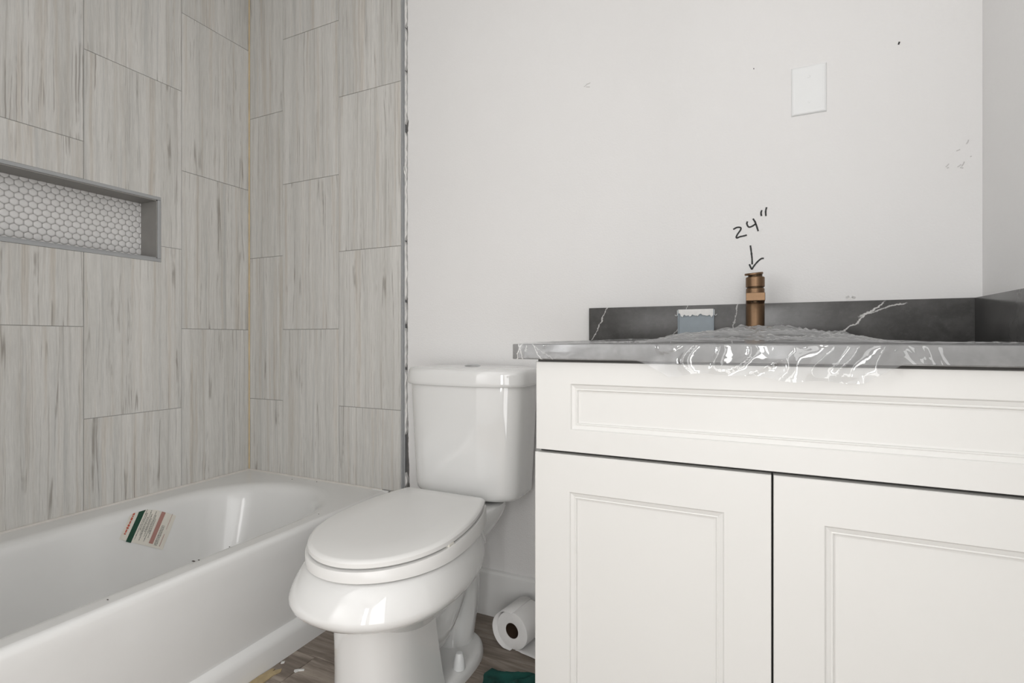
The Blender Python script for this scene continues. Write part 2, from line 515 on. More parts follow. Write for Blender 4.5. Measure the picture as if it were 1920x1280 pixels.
def hex_mesh(clip=None):
    bm = bmesh.new()
    r0 = (HD - .0021) / 2 / math.cos(PI / 6)
    rings = []
    for rr, xx in ((r0, 0), (r0, .0016), (r0 * .90, .0030), (r0 * .6, .0036)):
        ring = []
        for q in range(6):
            for (fa, ra) in ((-.17, .955), (.17, .955)):
                an = PI / 2 + q * PI / 3 + fa
                ring.append(bm.verts.new((xx, rr * ra * math.cos(an), rr * ra * math.sin(an))))
        rings.append(ring)
    for a, b in zip(rings[:-1], rings[1:]):
        for q in range(12): bm.faces.new((a[q], a[(q + 1) % 12], b[(q + 1) % 12], b[q]))
    bm.faces.new(rings[-1])
    if clip:
        for co_, no_ in clip:
            bmesh.ops.bisect_plane(bm, geom=bm.verts[:] + bm.edges[:] + bm.faces[:], plane_co=co_, plane_no=no_, clear_outer=True)
    bmesh.ops.recalc_face_normals(bm, faces=bm.faces)
    me = bpy.data.meshes.new('hex_tile'); bm.to_mesh(me); bm.free(); me.materials.append(M['hex'])
    for p in me.polygons: p.use_smooth = True
    return me
HEXM = hex_mesh()
row = 0; z = hz0 + .007
while z - HD * .5 < hz1:
    y = hy1 - (.004 if row % 2 else .004 + HD / 2)
    y += HD
    while y > hy0 - HD * .5:
        rr = HD / 2 / math.cos(PI / 6)
        clip = []
        if y + HD / 2 > hy1: clip.append(((0, hy1 - y, 0), (0, 1, 0)))
        if y - HD / 2 < hy0: clip.append(((0, hy0 - y, 0), (0, -1, 0)))
        if z + rr > hz1: clip.append(((0, 0, hz1 - z), (0, 0, 1)))
        if z - rr < hz0: clip.append(((0, 0, hz0 - z), (0, 0, -1)))
        me = hex_mesh(clip) if clip else HEXM
        if len(me.polygons) > 2:
            o = bpy.data.objects.new('hex_tile', me); o.location = (-ND + .0003, y, z); link(o, wl)
        y -= HD
    z += HD * .866; row += 1
# sealant bead in the tiled corner and along the tub
vs, fs = [], []
for i in range(121):
    z = RIM + (H - RIM) * i / 120
    w = .0042 + .0012 * noise.noise(Vector((z * 14, 0, 3)))
    vs += [(.0002, -w, z), (w * .55, -w * .35, z), (w * .8, .0002, z), (-.004, .004, z)]
for i in range(120):
    a, b = 4 * i, 4 * i + 4
    for q in range(4): fs.append((a + q, a + (q + 1) % 4, b + (q + 1) % 4, b + q))
tag(mesh_obj('trim_2', vs, fs, M['cgrout'], smooth=True), kind='structure')
tag(box('trim_3', (-.002, TUBY + .01, RIM - .004), (.006, -.004, RIM + .006), M['wcaulk'], None, .0025, 2), kind='structure')
tag(box('trim_4', (.004, -.006, RIM - .004), (.735, .002, RIM + .006), M['wcaulk'], None, .0025, 2), kind='structure')
# baseboard behind toilet
bb = bmesh.new()
prof = [(0, 0), (-.014, 0), (-.014, .136), (-.0135, .143), (-.009, .150), (-.003, .153), (0, .153)]
for xx in (.856, 1.588):
    pass
rings = [[(xx, p[0], p[1]) for p in prof] for xx in (.858, XR)]
tag(loft('baseboard_back', rings, M['base'], smooth=False), kind='structure')

# ------------------------------------------------------------------ bathtub
tub = empty('bathtub', (.38, -.762, 0), 'white alcove bathtub with paper sticker inside, against the tiled walls', 'bathtub')
OX0, OX1, OY0, OY1 = .003, .742, TUBY, -.003
IX0, IX1, IY0, IY1 = .105, .690, -1.43, -.088
icx, icy = (IX0 + IX1) / 2, (IY0 + IY1) / 2
ihx, ihy = (IX1 - IX0) / 2, (IY1 - IY0) / 2
angs = [2 * PI * i / 128 for i in range(128)]
for (px, py) in ((OX0, OY0), (OX1, OY0), (OX1, OY1), (OX0, OY1)):
    angs.append(math.atan2(py - icy, px - icx) % (2 * PI))
angs = sorted(angs)
def rr_hit(th, hx, hy, r):
    dx, dy = math.cos(th), math.sin(th)
    lo, hi = 0.0, 3.0
    for _ in range(40):
        m = (lo + hi) / 2
        qx, qy = abs(dx * m) - hx + r, abs(dy * m) - hy + r
        sd = math.hypot(max(qx, 0), max(qy, 0)) + min(max(qx, qy), 0) - r
        if sd > 0: hi = m
        else: lo = m
    return dx * lo, dy * lo
def rect_hit(th):
    dx, dy = math.cos(th), math.sin(th)
    ts = []
    if dx > 1e-9: ts.append((OX1 - icx) / dx)
    if dx < -1e-9: ts.append((OX0 - icx) / dx)
    if dy > 1e-9: ts.append((OY1 - icy) / dy)
    if dy < -1e-9: ts.append((OY0 - icy) / dy)
    t = min(ts); return icx + dx * t, icy + dy * t
rings = [[(*rect_hit(a), RIM - .05) for a in angs], [(*rect_hit(a), RIM) for a in angs]]
for ins, zz, rad in [(-.022, RIM, .30), (-.010, RIM - .0012, .295), (0, RIM - .005, .285), (.009, RIM - .014, .28), (.016, RIM - .030, .275), (.024, RIM - .06, .27), (.048, RIM - .14, .255),
                     (.072, RIM - .21, .235), (.088, RIM - .245, .22), (.112, RIM - .272, .19), (.145, RIM - .287, .15), (.20, RIM - .292, .085)]:
    rad = min(rad, ihx - ins - .001)
    rg = []
    for a in angs:
        # the back-rest end and the wall side slope a little more
        x, y = rr_hit(a, ihx - ins, ihy - ins * 1.3, rad)
        rg.append((icx + x, icy + y, zz))
    rings.append(rg)
loft('basin', rings, M['tub'], tub, cap0=False, cap1=True, angle=60)
prof = [(.700, RIM - .02), (.742, RIM), (.747, RIM - .0008), (.7525, RIM - .004), (.7565, RIM - .010), (.7585, RIM - .018), (.758, .31), (.754, .22), (.748, .14), (.7435, .096), (.7425, .088), (.7415, .0835), (.743, .0815), (.748, .079), (.757, .073), (.763, .065), (.7655, .056), (.7655, .0), (.70, .0)]
rings = [[(x, yy, z) for x, z in prof] for yy in (TUBY, -1.0, -.5, -.003)]
loft('apron', rings, M['tub'], tub, angle=30)
box('end_flange', (.690, -.0065, RIM - .03), (.7665, .0, RIM + .003), M['tub'], tub, .002, 2)
adopt(tub)

# paper sticker on the far inner side of the tub: follows the wall slope
def tub_wall(y, s):
    """a point on the inner wall face on the tile side; s = distance down the slope from the rim"""
    path = [(IX0 + .009, RIM - .014), (IX0 + .016, RIM - .030), (IX0 + .024, RIM - .06), (IX0 + .048, RIM - .14), (IX0 + .072, RIM - .21)]
    for (a, b), (c, d) in zip(path[:-1], path[1:]):
        L = math.hypot(c - a, d - b)
        if s <= L: return (a + (c - a) * s / L, y, b + (d - b) * s / L)
        s -= L
    return (path[-1][0], y, path[-1][1])
STK_O = (-.452, .004)     # y and s of the sticker centre line start
STK_A = R(-33)
def stk(u, v, h):
    """u along the length of the sticker's print lines, v across; metres"""
    ca, sa = math.cos(STK_A), math.sin(STK_A)
    u *= 1.24; v *= 1.10
    y = STK_O[0] + v * ca + u * sa; s = STK_O[1] + u * ca - v * sa
    p = tub_wall(y, max(s, 0))
    return (p[0] + h * .95, p[1], p[2] + h * .3)
def stk_patch(name, u0, u1, v0, v1, mat, parent, h):
    nu, nv = 8, 4; vs = []; fs = []
    for i in range(nu + 1):
        for j in range(nv + 1):
            vs.append(stk(u0 + (u1 - u0) * i / nu, v0 + (v1 - v0) * j / nv, h))
    for i in range(nu):
        for j in range(nv):
            a = i * (nv + 1) + j
            fs.append((a, a + 1, a + nv + 2, a + nv + 1))
    return mesh_obj(name, vs, fs, mat, parent)
st = empty('paper_sticker', (0, 0, 0), 'small white paper sticker with dark green band stuck inside the bathtub', 'sticker')
UL = .100
stk_patch('sticker_sheet', .006, UL, -.066, .066, M['lpaper'], st, .0012)
stk_patch('green_band', -.003, UL + .002, -.046, -.031, M['lgreen'], st, .0018)
def dashes(v, u0, u1, w, mat, nm, seed, dl=.0042):
    rnd = random.Random(seed); u = u0; vs = []; fs = []
    while u < u1:
        L = dl * rnd.uniform(.5, 1.5)
        e = min(u + L, u1); ww = w * rnd.uniform(.6, 1.0)
        n = len(vs)
        vs += [stk(u, v - ww / 2, .0020), stk(e, v - ww / 2, .0020), stk(e, v + ww / 2, .0020), stk(u, v + ww / 2, .0020)]
        fs.append((n, n + 1, n + 2, n + 3)); u = e + dl * .25
    o = mesh_obj(nm, vs, fs, mat, st); o['kind'] = 'stuff'
dashes(-.0575, .006, .086, .0065, M['lred'], 'red_print', 1, .006)
for i, v in enumerate((-.0255, -.0215, -.016, -.0125, -.007, -.0035, .002, .0055, .0095)):
    dashes(v, .010 + .01 * (i % 3), .092 - .012 * ((i * 2) % 3), .0019, M['lgrey'], 'small_print', 10 + i)
stk_patch('red_panel', .006, .092, .018, .0305, M['lpink'], st, .0019)
for i, v in enumerate((.036, .0395, .043)):
    dashes(v, .040, .094, .0019, M['lgrey'], 'small_print', 30 + i)
dashes(.0525, .004, .094, .0015, M['lpink'], 'rule_line', 41, .05)

# ------------------------------------------------------------------ toilet
TX = 1.181
toi = empty('toilet', (TX, -.40, 0), 'white two-piece toilet with closed elongated seat beside the bathtub', 'toilet')
def egg(yb, yn, hw, hb, z, n=72, wide=.52, pf=2.15, rb=.03):
    """closed outline: straight back edge at yb (half width hb), widest hw, nose at yn"""
    yw = yb + (yn - yb) * wide
    pts = []
    m = n // 2
    half = []
    # from nose (x=0) round the right side to the back centre
    kf = m * 6 // 10
    for i in range(kf):
        a = (PI / 2) * i / kf
        half.append((hw * math.sin(a) ** (2 / pf), yw + (yn - yw) * math.cos(a) ** (2 / pf)))
    kb = m - kf
    for i in range(kb):
        t = i / (kb - 1)
        if t < .72:
            s = t / .72
            half.append((hw + (hb - hw) * (s ** 2.2), yw + (yb - rb - yw) * s * 1.0))
        else:
            s = (t - .72) / .28
            a = s * PI / 2
            half.append((hb - rb * .9 * (1 - math.cos(a)) - max(0, s - .75) * (hb - rb) * 4 * .0, yb - rb + rb * math.sin(a)))
    right = [(TX + x, y) for x, y in half]
    left = [(TX - x, y) for x, y in reversed(half[1:])]
    return [(x, y, z(x, y) if callable(z) else z) for x, y in right + left]
tilt = lambda z0: (lambda x, y: z0 + (y + .262) * .048)   # cover slopes a little towards the nose
rim = 0.412
# bowl rings from top to underside
def br(yb, yn, hw, hb, z, **k): return egg(yb, yn, hw, hb, z, **k)
BW = dict(wide=.575, pf=2.2)
rings = [br(-.25, -.690, .150, .09, rim - .002, **BW), br(-.235, -.708, .176, .108, rim, **BW), br(-.232, -.714, .182, .113, rim - .004, **BW),
         br(-.227, -.728, .189, .117, rim - .018, **BW), br(-.218, -.745, .198, .120, rim - .042, **BW), br(-.212, -.7535, .2022, .122, rim - .060, **BW), br(-.212, -.755, .2028, .122, rim - .068, **BW),
         br(-.214, -.751, .2005, .120, rim - .079, **BW), br(-.220, -.740, .192, .115, rim - .089, **BW), br(-.230, -.722, .178, .108, rim - .098, **BW), br(-.245, -.69, .15, .100, rim - .110, **BW), br(-.27, -.65, .12, .088, rim - .140, **BW),
         br(-.29, -.62, .085, .07, rim - .20), br(-.31, -.58, .05, .04, rim - .24)]
loft('bowl', rings, M['china'], toi, angle=50)
# front pedestal column with a squared-off rear edge
def ped(z, yf, yr, hw, n=40):
    pts = []
    for i in range(n + 1):
        a = -PI / 2 + PI * i / n       # around the front from right-rear to left-rear
        sx = math.copysign(abs(math.sin(a)) ** (2 / 2.6), math.sin(a)); sy = abs(math.cos(a)) ** (2 / 2.3)
        yc = yr + (yf - yr) * .35
        pts.append((TX - hw * sx, yc + (yf - yc) * sy, z))
    pts.append((TX - hw * .985, yr + .004, z)); pts.append((TX - hw * .93, yr, z)); pts.append((TX + hw * .93, yr, z)); pts.append((TX + hw * .985, yr + .004, z))
    return pts
rings = [ped(z, yf, yr, hw) for z, yf, yr, hw in [(.335, -.655, -.467, .092), (.30, -.662, -.464, .094), (.25, -.662, -.459, .095), (.17, -.658, -.450, .099), (.08, -.658, -.435, .104), (.03, -.662, -.425, .108), (.0, -.666, -.422, .110)]]
loft('pedestal', rings, M['china'], toi, angle=40)
# trapway: bent tube behind the column
path = [((TX, -.50, .20), .075), ((TX, -.44, .15), .072), ((TX, -.385, .125), .070), ((TX, -.33, .14), .069), ((TX, -.285, .185), .069), ((TX, -.245, .235), .069), ((TX, -.215, .27), .069), ((TX, -.19, .24), .069), ((TX, -.185, .17), .067), ((TX, -.195, .10), .064), ((TX, -.215, .04), .062), ((TX, -.22, .0), .062)]
rings = []
P3 = [Vector(p) for p, r in path]
for i, (p, r) in enumerate(path):
    d = (P3[min(i + 1, len(P3) - 1)] - P3[max(i - 1, 0)]).normalized()
    sx = Vector((1, 0, 0)); up = sx.cross(d).normalized()
    rings.append([tuple(P3[i] + sx * r * math.cos(2 * PI * q / 24) + up * r * math.sin(2 * PI * q / 24)) for q in range(24)])
tw = loft('trapway', rings, M['china'], toi)
ms = tw.modifiers.new('sub', 'SUBSURF'); ms.levels = 1; ms.render_levels = 2
# rear foot plate
def foot(z, s):
    pts = []
    for i in range(48):
        a = 2 * PI * i / 48
        sx = math.copysign(abs(math.cos(a)) ** .8, math.cos(a)); sy = math.copysign(abs(math.sin(a)) ** .8, math.sin(a))
        pts.append((TX + (.113 + s) * sx, -.315 + (.17 + s) * sy, z))
    return pts
loft('foot_plate', [foot(0, .002), foot(.012, .001), foot(.022, -.003), foot(.028, -.010), foot(.031, -.022), foot(.032, -.05)], M['china'], toi, angle=50)
# rear deck that carries the tank
def deck(z, yb, yf, hw):
    pts = []
    for i in range(40):
        a = 2 * PI * i / 40
        sx = math.copysign(abs(math.cos(a)) ** .5, math.cos(a)); sy = math.copysign(abs(math.sin(a)) ** .5, math.sin(a))
        pts.append((TX + hw * sx, (yb + yf) / 2 + (yb - yf) / 2 * sy, z))
    return pts
loft('tank_shelf', [deck(.28, -.14, -.27, .05), deck(.33, -.12, -.28, .088), deck(.37, -.085, -.29, .112), deck(.395, -.065, -.295, .122), deck(.415, -.06, -.30, .128), deck(.428, -.062, -.29, .127), deck(.432, -.07, -.28, .118)], M['china'], toi, angle=60)
for sx in (-1, 1):
    lathe('bolt_cap', [(.0005, .0), (.0170, .0), (.0168, .006), (.0150, .020), (.0118, .036), (.0085, .0420), (.0005, .0432)], M['white'], toi, 24, (TX + sx * .092, -.333, .030))
    lathe('seat_hinge', [(.0005, .0), (.016, .0), (.016, .018), (.012, .026), (.0005, .028)], M['seatp'], toi, 24, (TX + sx * .070, -.243, rim))
# seat ring (closed underside) and cover
SW = dict(wide=.53, pf=2.0, rb=.014)
so = [egg(-.258 - d, -.722 + e, .188 - e, .142 - e, (rim + .003 + (z or 0)) if (z or 0) < .1 else tilt(z), **SW) for d, e, z in [(.03, .06, None), (.006, .012, None), (.0, .002, .0006), (.0, .0, .0022), (.0, .0, .4605), (.0, .0012, .4622), (.003, .012, .4630), (.03, .06, .4630)]]
loft('seat', so, M['seatp'], toi, angle=40)
lo_ = [egg(-.262 - d, -.716 + e, .184 - e, .140 - e, tilt(z), **SW) for d, e, z in [(.02, .05, .4662), (.004, .008, .4662), (.0, .001, .4670), (.0, .0, .4685), (.0, .0, .4770), (.001, .0020, .4800), (.003, .006, .4828), (.006, .0095, .4838), (.03, .075, .4852)]]
cover = loft('seat_cover', lo_, M['seatp'], toi, angle=32)
for sx, yy in ((1, -.520), (-1, -.520)):
    box('seat_bumper', (TX + sx * .160, yy - .012, .4480), (TX + sx * .1845, yy + .012, .4560), M['bumper'], toi, .002, 1)
# tank
def tank_ring(a, yb, yf, z, n=64, yside=.55, p=2.6):
    pts = []
    ys = yb + (yf - yb) * yside
    k = n
    for i in range(k + 1):
        th = -PI / 2 + PI * i / k
        sx = math.copysign(abs(math.sin(th)) ** (2 / p), math.sin(th)); sy = abs(math.cos(th)) ** (2 / p)
        pts.append((TX + a * sx, ys + (yf - ys) * sy, z))
    rb = .02
    pts += [(TX + a, yb - rb, z), (TX + a - rb * .3, yb - rb * .3, z), (TX + a - rb, yb, z), (TX - a + rb, yb, z), (TX - a + rb * .3, yb - rb * .3, z), (TX - a, yb - rb, z)]
    return pts
tb = -.022
TR = [(.150, -.165, .441), (.165, -.183, .4415), (.178, -.194, .447), (.1835, -.1985, .456), (.1855, -.200, .47), (.193, -.2045, .60), (.2000, -.208, .74), (.2025, -.2095, .80)]
loft('tank', [tank_ring(a, tb, yf, z) for a, yf, z in TR], M['china'], toi, angle=60)
LR = [(.204, -.211, .7895), (.210, -.217, .790), (.2125, -.2195, .793), (.2130, -.2200, .801), (.2115, -.2185, .825), (.2095, -.2165, .834), (.2055, -.2125, .8405), (.197, -.204, .8435), (.170, -.18, .8455), (.10, -.13, .8475)]
tl = loft('tank_lid', [tank_ring(a, tb + .004, yf, z) for a, yf, z in LR], M['china'], toi, angle=60)
bt = lathe('flush_button', [(.0005, 0), (.026, 0), (.0265, .002), (.024, .0045), (.015, .0075), (.0005, .0085)], M['chrome'], tl, 32, (TX + .005, -.105, .8462))
adopt(toi)

# ------------------------------------------------------------------ vanity
CX0 = 1.589; FY = -.552       # cabinet left side, door face plane
van = empty('vanity_cabinet', ((CX0 + XR) / 2, -.28, 0), 'cream white vanity cabinet with false drawer panel and two recessed-panel doors', 'cabinet')
body = box('cabinet_body', (CX0 + .003, FY + .021, .10), (XR - .002, -.016, .886), M['cab'], van)
box('toe_kick', (CX0 + .02, FY + .09, 0), (XR - .002, -.02, .10), M['cab'], van)
def panel(name, x0, x1, z0, z1, stile, parent, fy=FY, rail=None):
    dz = (rail or stile) - stile
    prof = [(0, .020), (0, .0012), (.0012, 0), (stile - .0015, 0), (stile, .0012), (stile + .001, .0032), (stile + .0075, .0052), (stile + .0085, .0058), (stile + .0105, .0050), (stile + .0120, .0056), (stile + .0130, .0085), (stile + .0165, .0090)]
    rings = []
    for ins, dep in prof:
        y = fy + dep
        k_ = dz * min(1, ins / (stile - .0015))
        rings.append([(x0 + ins, y, z0 + ins + k_), (x1 - ins, y, z0 + ins + k_), (x1 - ins, y, z1 - ins - k_), (x0 + ins, y, z1 - ins - k_)])
    return loft(name, rings, M['cab'], parent, smooth=False)
panel('drawer_front', CX0 + .0025, XR - .004, .7035, .8858, .0765, van, rail=.0455)
panel('door', CX0, 2.0305, .112, .6970, .0765, van)
panel('door', 2.0340, XR - .004, .112, .6970, .0765, van)
box('door_gap_shade', (CX0 + .006, FY + .0205, .11), (XR - .006, FY + .0225, .885), M['cabdark'], body)  # dark sheet painted as the shade between the fronts
adopt(van)

# countertop and splashes
CT0, CT1 = .8905, .9222
veins_top = [(1.562, .906, R(58), .022, .0013, .9), (1.567, .906, R(95), .022, .0015, .9), (1.578, .912, R(75), .008, .0013, .7), (1.601, .906, R(-55), .022, .0015, .9), (1.615, .906, R(-30), .03, .0010, .45)]
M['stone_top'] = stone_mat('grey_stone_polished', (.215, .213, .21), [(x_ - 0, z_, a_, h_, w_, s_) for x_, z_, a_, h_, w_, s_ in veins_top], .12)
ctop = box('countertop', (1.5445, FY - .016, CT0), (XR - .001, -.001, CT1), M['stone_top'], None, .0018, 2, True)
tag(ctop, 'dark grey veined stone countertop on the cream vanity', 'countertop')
box('counter_shadow_strip', (CX0 + .01, FY - .006, .8862), (XR - .004, -.02, CT0), M['cabdark'], van)  # strip coloured dark as the shadow line under the counter
for c in van.children:
    if c.name.startswith('counter_shadow_strip'): c.location = c.location - van.location
veins_bs = [(1.578, .975, R(62), .075, .0016, .75), (1.815, .975, R(70), .085, .0014, .55), (1.962, .975, R(80), .075, .0016, .6), (2.235, .975, R(38), .085, .0026, .85), (2.29, 1.005, R(20), .055, .0024, .7)]
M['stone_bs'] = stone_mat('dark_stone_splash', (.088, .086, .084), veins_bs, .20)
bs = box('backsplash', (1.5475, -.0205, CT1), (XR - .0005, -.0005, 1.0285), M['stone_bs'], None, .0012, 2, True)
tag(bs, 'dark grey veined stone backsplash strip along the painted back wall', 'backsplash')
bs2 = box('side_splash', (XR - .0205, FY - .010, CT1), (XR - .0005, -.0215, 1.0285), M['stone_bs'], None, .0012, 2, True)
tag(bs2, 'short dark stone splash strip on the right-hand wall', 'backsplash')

# ------------------------------------------------------------------ faucet
FX, FYY = 2.0085, -.085
fa = empty('faucet', (FX, FYY, CT1), 'brushed bronze single-hole faucet standing on the stone countertop', 'faucet')
r = .0218
lathe('faucet_body', [(.0005, 0), (r + .003, 0), (r + .003, .004), (r, .005), (r, .1395), (r - .0015, .141), (.0005, .141)], M['bronze'], fa, 48, (FX, FYY, CT1))
lathe('shadow_ring', [(.0005, 0), (r - .002, 0), (r - .002, .003), (.0005, .003)], M['bronzed'], fa, 48, (FX, FYY, CT1 + .141))
lathe('valve_collar', [(.0005, 0), (r - .001, 0), (r + .0004, .001), (r + .0004, .0245), (r - .001, .026), (.0005, .026)], M['bronze'], fa, 48, (FX, FYY, CT1 + .144))
lathe('cap_neck', [(.0005, 0), (r - .005, 0), (r - .005, .008), (.0005, .008)], M['bronzed'], fa, 40, (FX, FYY, CT1 + .170))
hd = lathe('handle', [(.0005, 0), (r - .001, 0), (r, .001), (r, .0045), (r - .001, .0055), (.0005, .0055)], M['bronze'], fa, 48, (0, 0, 0))
hd.location = (FX - .003, FYY, CT1 + .176); hd.rotation_euler = (R(6), R(-4), 0)
bm = bmesh.new()
add_box(bm, (FX - .0205, FYY - .120, 1.0235), (FX + .0205, FYY - .005, 1.0425), .001, 2)
sp = bm_obj('spout', bm, M['bronze'], fa)
lathe('aerator', [(.0005, 0), (.009, 0), (.009, .004), (.0005, .004)], M['bronzed'], sp, 24, (FX, FYY - .105, 1.0198))
adopt(fa)

# ------------------------------------------------------------------ electrical box on the backsplash
eb = empty('electrical_box', (1.857, -.0205, .985), 'blue grey plastic electrical box set in the dark backsplash', 'electrical box')
x0, x1, z0, z1, yb_, yf_ = 1.8100, 1.9065, .938, 1.0170, -.0207, -.0285
box('box_face', (x0 + .003, yb_ - .0045, z0 + .003), (x1 - .003, yb_, z1 - .003), M['bluebox'], eb)
for a, b in [((x0, yf_, z0), (x0 + .0032, yb_, z1)), ((x1 - .0032, yf_, z0), (x1, yb_, z1)), ((x0, yf_, z0), (x1, yb_, z0 + .003)), ((x0, yf_, z1 - .003), (x1, yb_, z1))]:
    box('box_rim', a, b, M['bluebox'], eb, .0006)
n = 40; vs = []; fs = []
for i in range(n + 1):
    xx = x0 + .002 + (x1 - x0 - .004) * i / n
    lowz = z1 - .017 - .008 * noise.noise(Vector((i * .33, 2.2, 0))) - (.004 * noise.noise(Vector((i * .9, 5.2, 0))))
    if i < 3: lowz += .006
    vs += [(xx, yf_ - .0006, z1), (xx, yf_ - .0010, lowz), (xx, yb_ - .0045, lowz), (xx, yb_ - .0045, z1)]
for i in range(n):
    a, b = 4 * i, 4 * i + 4
    for q in range(4): fs.append((a + q, a + (q + 1) % 4, b + (q + 1) % 4, b + q))
mesh_obj('plaster_smear', vs, fs, M['plaster'], eb)
def tube(name, pts, r, mat, parent, n=8):
    rings = []; V = [Vector(p) for p in pts]
    for i, p in enumerate(V):
        d = (V[min(i + 1, len(V) - 1)] - V[max(i - 1, 0)]).normalized()
        a = d.orthogonal().normalized() if i == 0 else (pa - d * pa.dot(d)).normalized()
        pa = a; b = d.cross(a)
        rings.append([tuple(p + a * r * math.cos(2 * PI * q / n) + b * r * math.sin(2 * PI * q / n)) for q in range(n)])
    return loft(name, rings, mat, parent)
for s, xx in ((-1, x0), (1, x1)):
    pts = [(xx + s * .0008, yf_ + .001, z1 - .002), (xx + s * .0008, yf_ + .001, z1 - .012)]
    for i in range(7):
        a = PI + PI * i / 6
        pts.append((xx + s * (.0038 + .0030 * math.cos(a)), yf_ + .001, z1 - .0145 + .0035 * math.sin(a)))
    tube('box_hook', pts, .0008, M['white'], eb)
adopt(eb)

# ------------------------------------------------------------------ blank wall plate
px0, px1, pz0, pz1 = 2.0955, 2.1755, 1.522, 1.648
wp = empty('wall_plate', ((px0 + px1) / 2, 0, (pz0 + pz1) / 2), 'blank white cover plate on the painted wall above the vanity', 'wall plate')
rings = []
for ins, dep in [(0, 0), (0, .0018), (.0018, .0046), (.0045, .0058), (.009, .0062)]:
    rings.append([(px0 + ins, -dep, pz0 + ins), (px1 - ins, -dep, pz0 + ins), (px1 - ins, -dep, pz1 - ins), (px0 + ins, -dep, pz1 - ins)])
loft('plate_cover', rings, M['white'], wp, smooth=False)
for zz in (pz0 + .030, pz1 - .030):
    s_ = lathe('plate_screw', [(.0005, 0), (.0036, 0), (.0036, .0008), (.0022, .0014), (.0005, .0015)], M['white'], wp, 20, (0, 0, 0))
    s_.rotation_euler = (R(90), 0, 0); s_.location = ((px0 + px1) / 2, -.0060, zz)
adopt(wp)

# ------------------------------------------------------------------ marker writing on the wall
def stroke(name, pts, parent, w=.0022, mat=None, seed=0):
    V = [Vector((x, z)) for x, z in pts]
    # resample smoothly
    P = []
    for i in range(len(V) - 1):
        p0, p1, p2, p3 = V[max(i - 1, 0)], V[i], V[i + 1], V[min(i + 2, len(V) - 1)]
        for q in range(6):
            t = q / 6
            P.append(.5 * ((2 * p1) + (p2 - p0) * t + (2 * p0 - 5 * p1 + 4 * p2 - p3) * t * t + (3 * p1 - p0 - 3 * p2 + p3) * t ** 3))
    P.append(V[-1])
    vs, fs = [], []
    for i, p in enumerate(P):
        d = (P[min(i + 1, len(P) - 1)] - P[max(i - 1, 0)]).normalized()
        nrm = Vector((-d.y, d.x)); ww = w / 2 * (1 + .35 * noise.noise(Vector((i * .7, seed, 0))))
        for yy in (-.0008, .0004):
            vs += [(p.x + nrm.x * ww, yy, p.y + nrm.y * ww), (p.x - nrm.x * ww, yy, p.y - nrm.y * ww)]
    for i in range(len(P) - 1):
        a, b = 4 * i, 4 * i + 4
        fs += [(a, a + 1, b + 1, b), (a, b, b + 2, a + 2), (a + 1, a + 3, b + 3, b + 1)]
    return mesh_obj(name, vs, fs, mat or M['ink'], parent)
# stroke points are wall coordinates x, z in metres
wr = empty('wall_writing', (2.0, 0, 1.23), 'black marker note reading 24 inches with arrow pointing down to faucet', 'writing')
stroke('digit_two', [(1.9542, 1.2369), (1.9640, 1.2415), (1.9728, 1.2400), (1.9725, 1.2336), (1.9654, 1.2230), (1.9619, 1.2152), (1.9640, 1.2125), (1.9713, 1.2151), (1.9830, 1.2170), (1.9883, 1.2184)], wr, .0042, seed=1)
stroke('digit_four', [(1.9900, 1.2554), (1.9885, 1.2498), (1.9912, 1.2421), (1.9952, 1.2395), (2.0019, 1.2414), (2.0105, 1.2470)], wr, .0042, seed=2)
stroke('digit_four_stem', [(2.0036, 1.2617), (2.0091, 1.2516), (2.0134, 1.2378), (2.0165, 1.2264)], wr, .0042, seed=3)
stroke('inch_mark', [(2.0253, 1.2826), (2.0233, 1.2749), (2.0245, 1.2668)], wr, .0042, seed=4)
stroke('inch_mark', [(2.0369, 1.2892), (2.0347, 1.2784), (2.0353, 1.2654)], wr, .0042, seed=5)
stroke('arrow_shaft', [(1.9972, 1.1892), (1.9993, 1.1722), (2.0013, 1.1529), (2.0016, 1.1369)], wr, .0042, seed=6)
stroke('arrow_head', [(1.9946, 1.1380), (1.9981, 1.1292), (2.0010, 1.1242), (2.0047, 1.1304), (2.0134, 1.1419), (2.0233, 1.1508), (2.0302, 1.1516)], wr, .0042, seed=7)
adopt(wr)
tk = stroke('pencil_tick', [(2.3292, 1.6633), (2.3282, 1.6602), (2.3271, 1.6566)], None, .0034)
tag(tk, 'tiny black tick mark high on the wall right of the plate', 'mark')
tk = stroke('pencil_dot', [(2.0052, 1.6718), (2.0058, 1.6694), (2.0058, 1.6687)], None, .0018)
tag(tk, 'tiny dark dot on the wall left of the blank plate', 'mark')
sc_ = empty('wall_scuffs', (2.42, 0, 1.35), 'faint grey scuffs on the wall near the right-hand corner', 'scuff mark')
for i, pts in enumerate([[(2.4407, 1.3396), (2.4448, 1.3422), (2.4476, 1.3449)],
    [(2.4486, 1.3398), (2.4516, 1.3450), (2.4535, 1.3504)],
    [(2.4188, 1.3428), (2.4224, 1.3461), (2.4248, 1.3495)],
    [(2.4574, 1.3912), (2.4599, 1.3958), (2.4613, 1.4006)],
    [(2.4387, 1.3778), (2.4428, 1.3791), (2.4456, 1.3805)],
    [(2.4642, 1.3600), (2.4658, 1.3610), (2.4662, 1.3622)],
    [(2.4208, 1.3400), (2.4234, 1.3402), (2.4248, 1.3407)],
    [(2.4456, 1.3377), (2.4492, 1.3365), (2.4515, 1.3356)]]):
    stroke('scuff', pts, sc_, .0022, M['scuff'], i)
adopt(sc_)
sc_ = empty('wall_chip', (1.5, 0, 1.6), 'small pale scratch on the wall between tiling and plate', 'scuff mark')
